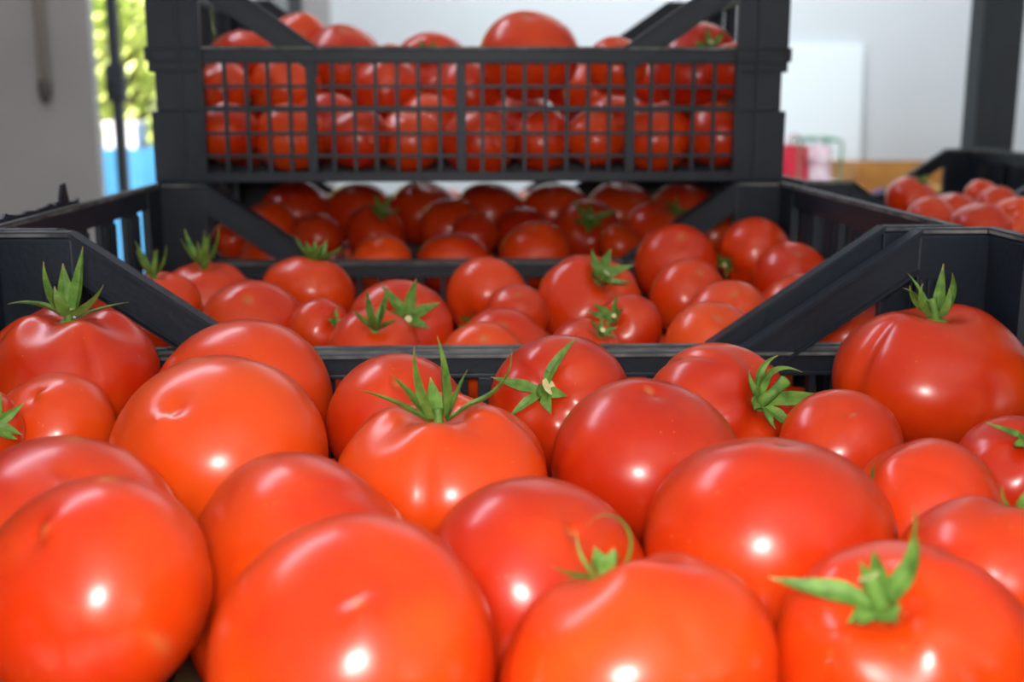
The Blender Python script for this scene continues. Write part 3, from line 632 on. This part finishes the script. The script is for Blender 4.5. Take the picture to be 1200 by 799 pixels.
# ---------------------------------------------------------------- crates
H, LW, SW = .2, .6, .4          # height, long side, short side
RAIL = .1255                     # top of the low rail on the long sides
def crate_meshes():
    P = {}
    hx, hy = LW/2, SW/2
    # corner post: panel on long side, panel on short side, ribs (built for +x, -y corner, mirrored by code)
    def post(sx, sy):
        bm = bmesh.new()
        def b(x0, x1, y0, y1, z0, z1, bev=.0012, mi=0):
            xs = sorted((sx*x0, sx*x1)); ys = sorted((sy*y0, sy*y1)); box(bm, xs[0], xs[1], ys[0], ys[1], z0, z1, bev, mi)
        for (za, zb, ins) in ((0, .066, 0), (.066, .102, .0055), (.102, H-.004, 0)):      # the grip notch steps in
            b(hx-.049, hx-ins, hy-.007, hy, za, zb)                 # panel across the long side
            b(hx-.007-ins, hx-ins, hy-.05, hy-.0072, za, zb)        # panel along the short side
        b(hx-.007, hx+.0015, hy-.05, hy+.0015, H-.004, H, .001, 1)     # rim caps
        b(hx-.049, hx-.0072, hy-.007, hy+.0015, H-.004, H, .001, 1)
        b(hx-.030, hx-.027, hy, hy+.0022, 0, H-.006, .0006)    # outer vertical ribs
        b(hx-.0495, hx-.046, hy, hy+.0022, 0, H-.006, .0006)
        b(hx-.002, hx+.0025, hy-.045, hy+.0025, RAIL-.014, RAIL-.001, .0008)   # small ledge at rail height
        b(hx-.049, hx-.002, hy, hy+.0028, RAIL-.003, RAIL-.0005, .0006)
        b(hx-.049, hx-.002, hy, hy+.0028, RAIL-.0145, RAIL-.012, .0006)
        for k in range(4):                                       # inner ribs beside the opening
            b(hx-.0475+k*.0048, hx-.0452+k*.0048, hy-.0088, hy-.0069, .02, H-.03, .0005)
        b(hx-.049, hx-.04, hy-.012, hy-.0069, 0, RAIL, .001)
        return bm
    for sx in (1, -1):
        for sy in (1, -1): P[('post', sx, sy)] = post(sx, sy)
    def brace(sx, sy):
        bm = bmesh.new(); xa, xb = sx*(hx-.0485), sx*(hx-.156); ym = sy*(hy-.0045)
        def prism(a0, a1, b0, b1, y0, y1, bev=.0008, mi=0):        # sloping bar with upright ends
            vs = [bm.verts.new(p) for p in ((xa, y0, a0), (xa, y0, a1), (xb, y0, b1), (xb, y0, b0), (xa, y1, a0), (xa, y1, a1), (xb, y1, b1), (xb, y1, b0))]
            fs = [bm.faces.new([vs[k] for k in q]) for q in ((0, 1, 2, 3), (7, 6, 5, 4), (0, 4, 5, 1), (3, 2, 6, 7), (1, 5, 6, 2), (0, 3, 7, 4))]
            for f in fs: f.material_index = mi
            bmesh.ops.bevel(bm, geom=list({e for f in fs for e in f.edges}), offset=bev, segments=2, affect='EDGES')
        dz = RAIL-H
        prism(H-.027, H-.0035, H-.027+dz, H-.0035+dz, ym-.003, ym+.003)
        prism(H-.0038, H, H-.0038+dz, H+dz, ym-.0068, ym+.0068, .0007, 0)
        prism(H-.0275, H-.0245, H-.0275+dz, H-.0245+dz, ym-.0052, ym+.0052, .0007)
        return bm
    for sx in (1, -1):
        for sy in (1, -1): P[('brace', sx, sy)] = brace(sx, sy)
    def wall(sy):
        x0, x1 = -hx+.049, hx-.049
        y = sy*(hy-.004)
        A = bmesh.new()                                            # top rail of the low wall: channel profile
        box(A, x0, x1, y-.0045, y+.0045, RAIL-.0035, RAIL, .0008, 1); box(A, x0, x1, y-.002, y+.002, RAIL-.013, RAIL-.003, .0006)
        box(A, x0, x1, y-.0045, y+.0045, RAIL-.0155, RAIL-.0125, .0008)
        Bm = bmesh.new(); box(Bm, x0, x1, y-.004, y+.004, 0, .009, .0008)
        Cc = bmesh.new(); box(Cc, x0, x1, y-.0028, y+.0028, .0655, .0710, .0006)
        ribs = []
        n = 25; pitch = (x1-x0)/n; thick = (5, 12, 20)
        G = bmesh.new()
        for k in range(1, n):
            x = x0+k*pitch
            if k in thick:
                R = bmesh.new(); box(R, x-.0045, x+.0045, y-.0045, y+.0045, .009, RAIL-.015, .0006); ribs.append(R)
            else:
                box(G, x-.0018, x+.0018, y-.0022, y+.0022, .009, RAIL-.0150)
        for z in (.0245, .0455, .0890):
            box(G, x0, x1, y-.0019, y+.0019, z-.0016, z+.0016)
        return A, Bm, Cc, ribs, G
    for sy in (1, -1): P[('wall', sy)] = wall(sy)
    def side(sx):
        x = sx*(hx-.0035); y0, y1 = -hy+.05, hy-.05
        A = bmesh.new(); box(A, x-.003, x+.003, y0, y1, H-.020, H-.003, .0008)
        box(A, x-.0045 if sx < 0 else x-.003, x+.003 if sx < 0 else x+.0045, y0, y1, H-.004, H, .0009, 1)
        Bm = bmesh.new(); box(Bm, x-.0035, x+.0035, y0, y1, 0, .012, .0008)
        sl = []
        n = 4; gap = .031; wd = ((y1-y0)-(n+1)*gap)/n
        for k in range(n):
            s0 = y0+gap+k*(gap+wd); R = bmesh.new(); box(R, x-.0025, x+.0025, s0, s0+wd, .012, H-.020, .0008)
            for q in (.15, .5, .85):
                xx = x-sx*.0035; box(R, xx-.0015, xx+.0015, s0+wd*q-.0012, s0+wd*q+.0012, .014, H-.022)
            sl.append(R)
        return A, Bm, sl
    for sx in (1, -1): P[('side', sx)] = side(sx)
    b = bmesh.new()
    nx, ny = 14, 9
    for k in range(nx+1):
        x = -hx+.008+(LW-.016)*k/nx; box(b, x-.004, x+.004, -hy+.008, hy-.008, .0012, .0050)
    for k in range(ny+1):
        y = -hy+.012+(SW-.024)*k/ny; box(b, -hx+.008, hx-.008, y-.004, y+.004, .0022, .0062)
    P['base'] = b
    return P
def mk(name, bm, mats):
    me = bpy.data.meshes.new(name); bmesh.ops.recalc_face_normals(bm, faces=bm.faces); bm.to_mesh(me); bm.free()
    for m in mats: me.materials.append(m)
    return me
_P = crate_meshes(); CM = []
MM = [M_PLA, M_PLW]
for sx in (1, -1):
    for sy in (1, -1):
        CM.append(('corner_post', mk('corner_post', _P[('post', sx, sy)], MM), None)); CM.append(('diagonal_brace', mk('diagonal_brace', _P[('brace', sx, sy)], MM), None))
for sy in (1, -1):
    A, Bm, Cc, ribs, G = _P[('wall', sy)]
    CM.append(('low_rail', mk('low_rail', A, MM), None)); CM.append(('bottom_rail', mk('bottom_rail', Bm, MM), None)); CM.append(('middle_rail', mk('middle_rail', Cc, MM), None))
    for R in ribs: CM.append(('upright', mk('upright', R, MM), None))
    CM.append(('mesh_grid', mk('mesh_grid', G, MM), 'stuff'))
for sx in (1, -1):
    A, Bm, sl = _P[('side', sx)]
    CM.append(('side_rim', mk('side_rim', A, MM), None)); CM.append(('side_foot', mk('side_foot', Bm, MM), None))
    for R in sl: CM.append(('slat', mk('slat', R, MM), None))
CM.append(('crate_base', mk('crate_base', _P['base'], MM), None))
def crate(x, y, z, label, sy=1.0, sxx=1.0):
    e = empty('plastic_crate', (x, y, z)); tag(e, label, 'crate', 'black plastic crates of tomatoes'); e.scale = (sxx, sy, 1)
    for n, me, k in CM:
        o = bpy.data.objects.new(n, me); COL.objects.link(o); o.parent = e
        if k: o['kind'] = k
    return e
B0 = RIM-.2
crate(.019, .4675, B0, 'nearest black plastic crate, heaped with large tomatoes, cut by the bottom of the frame', 1.0625, 1.005)
crate(.004, .889, B0, 'middle black plastic crate behind the low rail of the nearest one')
crate(.004, 1.295, B0, 'shaded black plastic crate underneath the stacked mesh crate')
crate(.003, 1.295, RIM+.0005, 'black plastic crate stacked on top, its mesh wall facing the camera')
crate(.625, 1.300, B0, 'black plastic crate at right beyond the slatted wall, filled with dull red tomatoes')
crate(-.065, 1.705, B0, 'black plastic crate of tomatoes behind the shaded far crate, almost wholly hidden')
crate(.548, 1.705, B0, 'empty black plastic crate far right whose corner shows below the steel post')
crate(1.155, 1.705, B0, 'empty black plastic crate at the far right edge beside the other empty one')
# torn black label shreds standing on the left rim of the middle crate
bm = bmesh.new(); rr = random.Random(8)
pts = [(-.2955, .735), (-.2955, .765), (-.2955, .79), (-.296, .805), (-.2955, .825)]
y = .715; prevz = 0
outline = []
while y < .875:
    h = .0015+.0035*rr.random()+(.012 if .838 < y < .850 else 0); outline.append((y, h)); y += .004+.004*rr.random()
for i in range(len(outline)-1):
    (ya, ha), (yb, hb) = outline[i], outline[i+1]
    v = [bm.verts.new(p) for p in ((-.2985, ya, 0), (-.2985, yb, 0), (-.2985, yb, hb), (-.2985, ya, ha), (-.2965, ya, 0), (-.2965, yb, 0), (-.2965, yb, hb), (-.2965, ya, ha))]
    for q in ((0, 1, 2, 3), (7, 6, 5, 4), (3, 2, 6, 7), (0, 3, 7, 4), (1, 5, 6, 2), (0, 4, 5, 1)): bm.faces.new([v[k] for k in q])
o = obj('torn_label', bm, M_PLA); o.location = (.004-.002, 0, RIM+.0003)
tag(o, 'ragged strip of torn black label on the left rim of the middle crate', 'label')

# ---------------------------------------------------------------- tomatoes
def tomato_mesh(R, fl, seed, lobe=.02, crease=.0, n=5, dimple=.16, nu=64, nv=36, cpow=4, cph=None, streak=False, bend=None):
    rr = random.Random(seed); ph = [rr.uniform(0, 6.28) for _ in range(8)]
    if cph is not None: ph[0] = cph
    vs = []; mk_ = []
    for j in range(nv+1):
        phi = math.pi*j/nv; s, c = math.sin(phi), math.cos(phi)
        for i in range(nu):
            th = 2*math.pi*i/nu
            rho = abs(s)**.93
            w = max(0, min(1, (1.15+c)/1.6))
            cr = (1-abs(math.sin((n*th+ph[0])/2)))**cpow
            k = 1+lobe*math.cos(2*th+ph[1])+lobe*.7*math.cos(3*th+ph[2])*w-crease*cr*w*min(1, s*1.4)
            k += .012*math.sin(3*c+ph[3])*math.cos(th+ph[4])
            x = R*rho*k*math.cos(th); y = R*rho*k*math.sin(th)
            z = R*fl*(c if c >= 0 else c*(1+.06*math.cos(th+ph[5])))
            z -= R*dimple*math.exp(-(rho/.27)**2) if c > 0 else 0
            z += R*(lobe*.9+crease*.25)*math.cos(n*th+ph[0])*w*math.exp(-((rho-.55)/.25)**2) if c > 0 else 0
            if c < 0: z += R*.012*math.exp(-(rho/.14)**2)
            vs.append((x, y, z))
            m = 0
            if c > .2: m = max(m, .7*math.exp(-(rho/.10)**2))
            if c < 0: m = max(m, .8*math.exp(-(rho/.035)**2))
            if streak:
                q = math.exp(-((math.sin(th*1.5+ph[6]+rho*2))/.09)**2)*math.exp(-((c-.0)/.6)**2); m = max(m, .55*q*(.5+.5*math.sin(phi*9+ph[7])))
            mk_.append(m)
    # weld poles
    V = [vs[0]]; MK = [mk_[0]]
    for j in range(1, nv):
        V += vs[j*nu:(j+1)*nu]; MK += mk_[j*nu:(j+1)*nu]
    V.append(vs[nv*nu]); MK.append(mk_[nv*nu]); last = len(V)-1
    F = [(0, 1+i, 1+(i+1) % nu) for i in range(nu)]
    for j in range(nv-2):
        a = 1+j*nu; b = a+nu
        F += [(a+i, b+i, b+(i+1) % nu, a+(i+1) % nu) for i in range(nu)]
    a = 1+(nv-2)*nu
    F += [(a+i, last, a+(i+1) % nu) for i in range(nu)]
    me = bpy.data.meshes.new('tomato'); me.from_pydata(V, [], F); me.update()
    at = me.attributes.new('mark', 'FLOAT', 'POINT'); at.data.foreach_set('value', MK)
    me.polygons.foreach_set('use_smooth', [True]*len(me.polygons)); me.materials.append(M_TOM)
    return me
def frame(axis):
    z = Vector(axis).normalized(); x = Vector((1, 0, 0)); x = (x-z*x.dot(z))
    if x.length < .35: x = Vector((0, 0, 1)) if axis[0] > 0 else Vector((0, 0, -1)); x = x-z*x.dot(z)
    x.normalize(); y = z.cross(x)
    if y.z < -.3 or (abs(y.z) <= .3 and y.y < 0): x = -x if False else x
    return Matrix((x, y, z)).transposed()
def sepal_mesh(base, az, e0, curl, ln, wd, tw=0, surf=None, thin=.35, seg=12, tipc=.25):
    """a tapering curved blade with a raised midrib; angles in degrees, sizes in metres"""
    pts = []; p = Vector(base); e = rad(e0); a = rad(az); ds = ln/seg
    for i in range(seg+1):
        t = i/seg; d = Vector((math.cos(e)*math.cos(a), math.cos(e)*math.sin(a), math.sin(e)))
        side = Vector((-math.sin(a), math.cos(a), 0)); nn = side.cross(d) if True else None
        w = wd*max(.05, (.62+1.2*t if t < .28 else .955*(1-((t-.28)/.72)**1.35)))
        if surf: p.z = max(p.z, surf(math.hypot(p.x, p.y))+w*.9)
        pts.append((p.copy(), side, -nn, w*1.4, t)); p += d*ds; e += rad(curl)/seg*(.5+t); a += rad(tw)/seg
    V = []; T_ = []
    for p, s, nrm, w, t in pts:
        h = w*thin
        V += [p-s*w*.5+nrm*h*.35, p+nrm*h*.05-nrm*h*.25, p+s*w*.5+nrm*h*.35, p-nrm*h*.75]; T_ += [max(0, (t-.85)/.15)*tipc*3 if tipc else 0]*4
    F = []
    for i in range(seg):
        for k in range(4): F.append((i*4+k, i*4+(k+1) % 4, i*4+4+(k+1) % 4, i*4+4+k))
    F.append((0, 3, 2, 1)); n = seg*4; F.append((n, n+1, n+2, n+3))
    me = bpy.data.meshes.new('sepal'); me.from_pydata([tuple(v) for v in V], [], F); me.update()
    at = me.attributes.new('tip', 'FLOAT', 'POINT'); at.data.foreach_set('value', [min(1, q) for q in T_])
    me.materials.append(M_GRN)
    return me
# hand-set calyces: (azimuth, elevation, curl, length/R, width/R, twist)
HERO = {
 'A6': dict(sep=[(200, 62, 35, .62, .17, 20), (165, 25, -40, .62, .10, 60), (60, 75, 5, .75, .15, 0), (-15, 35, 30, .5, .15, 30), (-110, 50, 50, .38, .16, 0), (120, 70, 20, .55, .15, 0), (5, 22, -25, .62, .06, 40)], stem=(0, 90, .14, .05)),
 'A11': dict(sep=[(185, 38, -25, .72, .08, 0), (205, 72, 26, .70, .15, -20), (170, 56, -8, .55, .12, 20), (5, 86, 18, .74, .17, 0), (12, 66, -8, .50, .08, 0), (-3, 4, 105, .92, .075, 0), (100, 40, 10, .4, .12, 0)], stem=(90, 60, .15, .05)),
 'A13': dict(sep=[(162, 6, 20, .62, .12, 0), (62, 8, 12, .78, .11, -35), (215, 4, -10, .5, .10, 0), (-70, 4, 0, .3, .12, 0), (-20, 4, 0, .3, .12, 0)], stem=(20, 45, .16, .115)),
 'A17': dict(sep=[(200, 10, 30, .35, .12, 40), (110, 30, 60, .45, .12, -60), (-100, 10, 20, .35, .12, 30), (8, 14, 8, .86, .14, 0), (130, 20, 40, .60, .10, -110), (95, 14, 20, .75, .07, -140), (-62, 8, 10, .5, .14, 60), (-40, 12, 0, .55, .07, 0), (160, 10, 20, .4, .1, -60)], stem=(45, 35, .42, .075)),
 'A19': dict(sep=[(170, 65, -60, .40, .09, 0), (190, 40, 90, .38, .09, 0), (60, 80, 0, .5, .09, 0), (10, 55, 80, .45, .10, 30), (150, 30, 60, .35, .11, 40), (-60, 60, 60, .3, .10, 0), (120, 60, -30, .5, .06, 0)], stem=(120, 70, .22, .05)),
 'A21': dict(sep=[(165, 12, 10, .75, .12, 0), (200, 0, 60, .6, .12, 30), (80, 30, 40, .5, .12, 0), (-30, 20, 20, .4, .12, 0)], stem=(-15, 25, .75, .085)),
 'A22': dict(sep=[(170, 20, 90, .28, .05, 0), (60, 50, 40, .3, .10, 0), (0, 60, 30, .25, .10, 0), (230, 30, 60, .2, .06, 0)], stem=(0, 80, .1, .05)),
 'A23': dict(sep=[(175, 20, 30, .36, .07, 0), (185, 60, 70, .42, .045, 40), (200, -8, 10, .3, .05, 0), (0, 30, 230, .75, .05, 0), (90, 45, 30, .25, .12, 0), (-60, 40, 20, .16, .13, 0)], stem=(60, 75, .17, .085)),
 'A24': dict(sep=[(158, 12, 14, .74, .15, 0), (15, 24, 60, .55, .15, 20), (35, 30, 85, .95, .055, -20), (100, 60, 30, .36, .10, 0), (70, 50, 40, .40, .12, 0), (-80, 10, 30, .26, .16, 0), (-130, 8, 30, .24, .15, 0), (215, 20, 20, .3, .12, 0)], stem=(95, 62, .30, .075)),
 'A20': dict(sep=[(170, 10, 60, .3, .05, 0), (60, 20, 20, .2, .06, 0), (-40, 20, 20, .2, .06, 0)], stem=(0, 80, .05, .04)),
 'A10': dict(sep=[(150, 10, 60, .3, .04, 0), (60, 30, 40, .26, .05, 0), (20, 50, 60, .28, .05, 0), (-60, 20, 20, .2, .05, 0)], stem=(0, 80, .07, .04)),
}
SHAPE = {'A6': dict(lobe=.035, crease=.07, n=4), 'A19': dict(lobe=.035, crease=.10, n=2, cpow=10, cph=5.41), 'A11': dict(lobe=.03, crease=.05, n=4, dimple=.24), 'A24': dict(lobe=.02, crease=.06, n=4, dimple=.2),
         'A17': dict(crease=.08, n=5), 'B12': dict(lobe=.05, crease=.06, n=3), 'A20': dict(lobe=.04, crease=.03, n=3), 'A10': dict(lobe=.04), 'A1': dict(streak=True), 'A4': dict(lobe=.01), 'A23': dict(lobe=.03, crease=.03)}
GN = {'5': 'tomatoes in the hidden far crate', '1': 'tomatoes in the nearest crate', '2': 'tomatoes in the middle crate', '3': 'tomatoes in the shaded far crate', 'T': 'tomatoes in the stacked mesh crate', 'Q': 'tomatoes in the right hand crate'}
def calyx(o, tid, R, fl, style, dimple, seed):
    rr = random.Random(seed)
    z0 = R*(fl-dimple)*.985
    h = HERO.get(tid)
    if h: seps = h['sep']; stem = h['stem']
    else:
        n = {1: 6, 2: 6, 3: 5}[style]; a0 = rr.uniform(0, 360)
        seps = []
        for k in range(n):
            az = a0+k*360/n+rr.uniform(-14, 14)
            if style == 1: seps.append((az, rr.uniform(45, 78), rr.uniform(-20, 40), rr.uniform(.6, .95), .14, rr.uniform(-30, 30)))
            elif style == 2: seps.append((az, rr.uniform(10, 45), rr.uniform(-10, 50), rr.uniform(.45, .75), .16, rr.uniform(-30, 30)))
            else: seps.append((az, rr.uniform(5, 40), rr.uniform(0, 50), rr.uniform(.3, .45), .12, rr.uniform(-30, 30)))
        stem = (rr.uniform(0, 360), 70, .22, .06)
    def surf(r):
        q = min(.985, r/R); s_ = q**(1/.93); return R*(fl*math.sqrt(1-s_*s_)-dimple*math.exp(-(q/.27)**2))+R*.02
    bm = bmesh.new()
    tube(bm, [(0, 0, z0-.004), (0, 0, z0+R*.02), (0, 0, z0+R*.06)], [R*.13, R*.13, R*.05], 12)
    cx = link('calyx', bpy.data.meshes.new('calyx'), M_GRN, o); bm.to_mesh(cx.data); bm.free()
    a, e, L, r = stem; a = rad(a); e = rad(e); d = Vector((math.cos(e)*math.cos(a), math.cos(e)*math.sin(a), math.sin(e))); p0 = Vector((0, 0, z0+R*.03))
    bm = bmesh.new(); L *= R; r *= R
    mid = p0+(Vector((0, 0, 1))*.5+d*.5).normalized()*L*.45
    tube(bm, [p0, mid, p0+d*L*.8+Vector((0, 0, .06*L)), p0+d*L], [r*1.25, r*.85, r*.9, r*1.15], 10, 0, True, 1)
    me = bpy.data.meshes.new('stem'); bm.to_mesh(me); bm.free(); link('stem', me, [M_GRN, M_CUT], cx)
    for (az, el, curl, ln, wd, tw) in seps:
        b = (R*.07*math.cos(rad(az)), R*.07*math.sin(rad(az)), z0+R*.025)
        link('sepal', sepal_mesh(b, az, el, curl, ln*R, wd*R, tw, surf), M_GRN, cx)
    # withered pale flower scraps on the hand-set ones
for idx, (tid, cr, x, y, z, R, fl, ax, ay, az, style, lab) in enumerate(TOMATOES):
    kw = dict(lobe=.018, crease=.02 if idx % 3 else .04, n=4+idx % 3, dimple=.16)
    kw.update(SHAPE.get(tid, {}))
    big = cr == '1'
    me = tomato_mesh(R, fl, idx*7+3, nu=96 if big else 40, nv=56 if big else 24, **kw)
    o = bpy.data.objects.new('tomato', me); COL.objects.link(o)
    m = frame((ax, ay, az)).to_4x4(); m.translation = (x, y, z); o.matrix_world = m
    tag(o, lab, 'tomato', GN[cr])
    if style: calyx(o, tid, R, fl, style, kw['dimple'], idx)
bur = [tomato_mesh(1.0, .88, 900+k, nu=28, nv=16) for k in range(4)]
BL = {'5': 'tomato glimpsed in the gaps behind the back row of the shaded far crate', '1': 'tomato buried under the top layer of the nearest crate', '2': 'tomato buried under the top layer of the middle crate', '3': 'tomato buried under the top layer of the shaded far crate', 'T': 'tomato in the depth of the stacked mesh crate, glimpsed through the mesh', 'Q': 'tomato buried under the top layer of the right hand crate'}
rr = random.Random(11)
for k, (cr, x, y, z, R) in enumerate(BURIED):
    o = bpy.data.objects.new('tomato', bur[k % 4]); COL.objects.link(o)
    o.location = (x, y, z); o.scale = (R, R, R); o.rotation_euler = (rr.uniform(2.2, 3.6), rr.uniform(-.6, .6), rr.uniform(0, 6.28))
    tag(o, BL[cr], 'tomato', 'buried '+GN[cr])
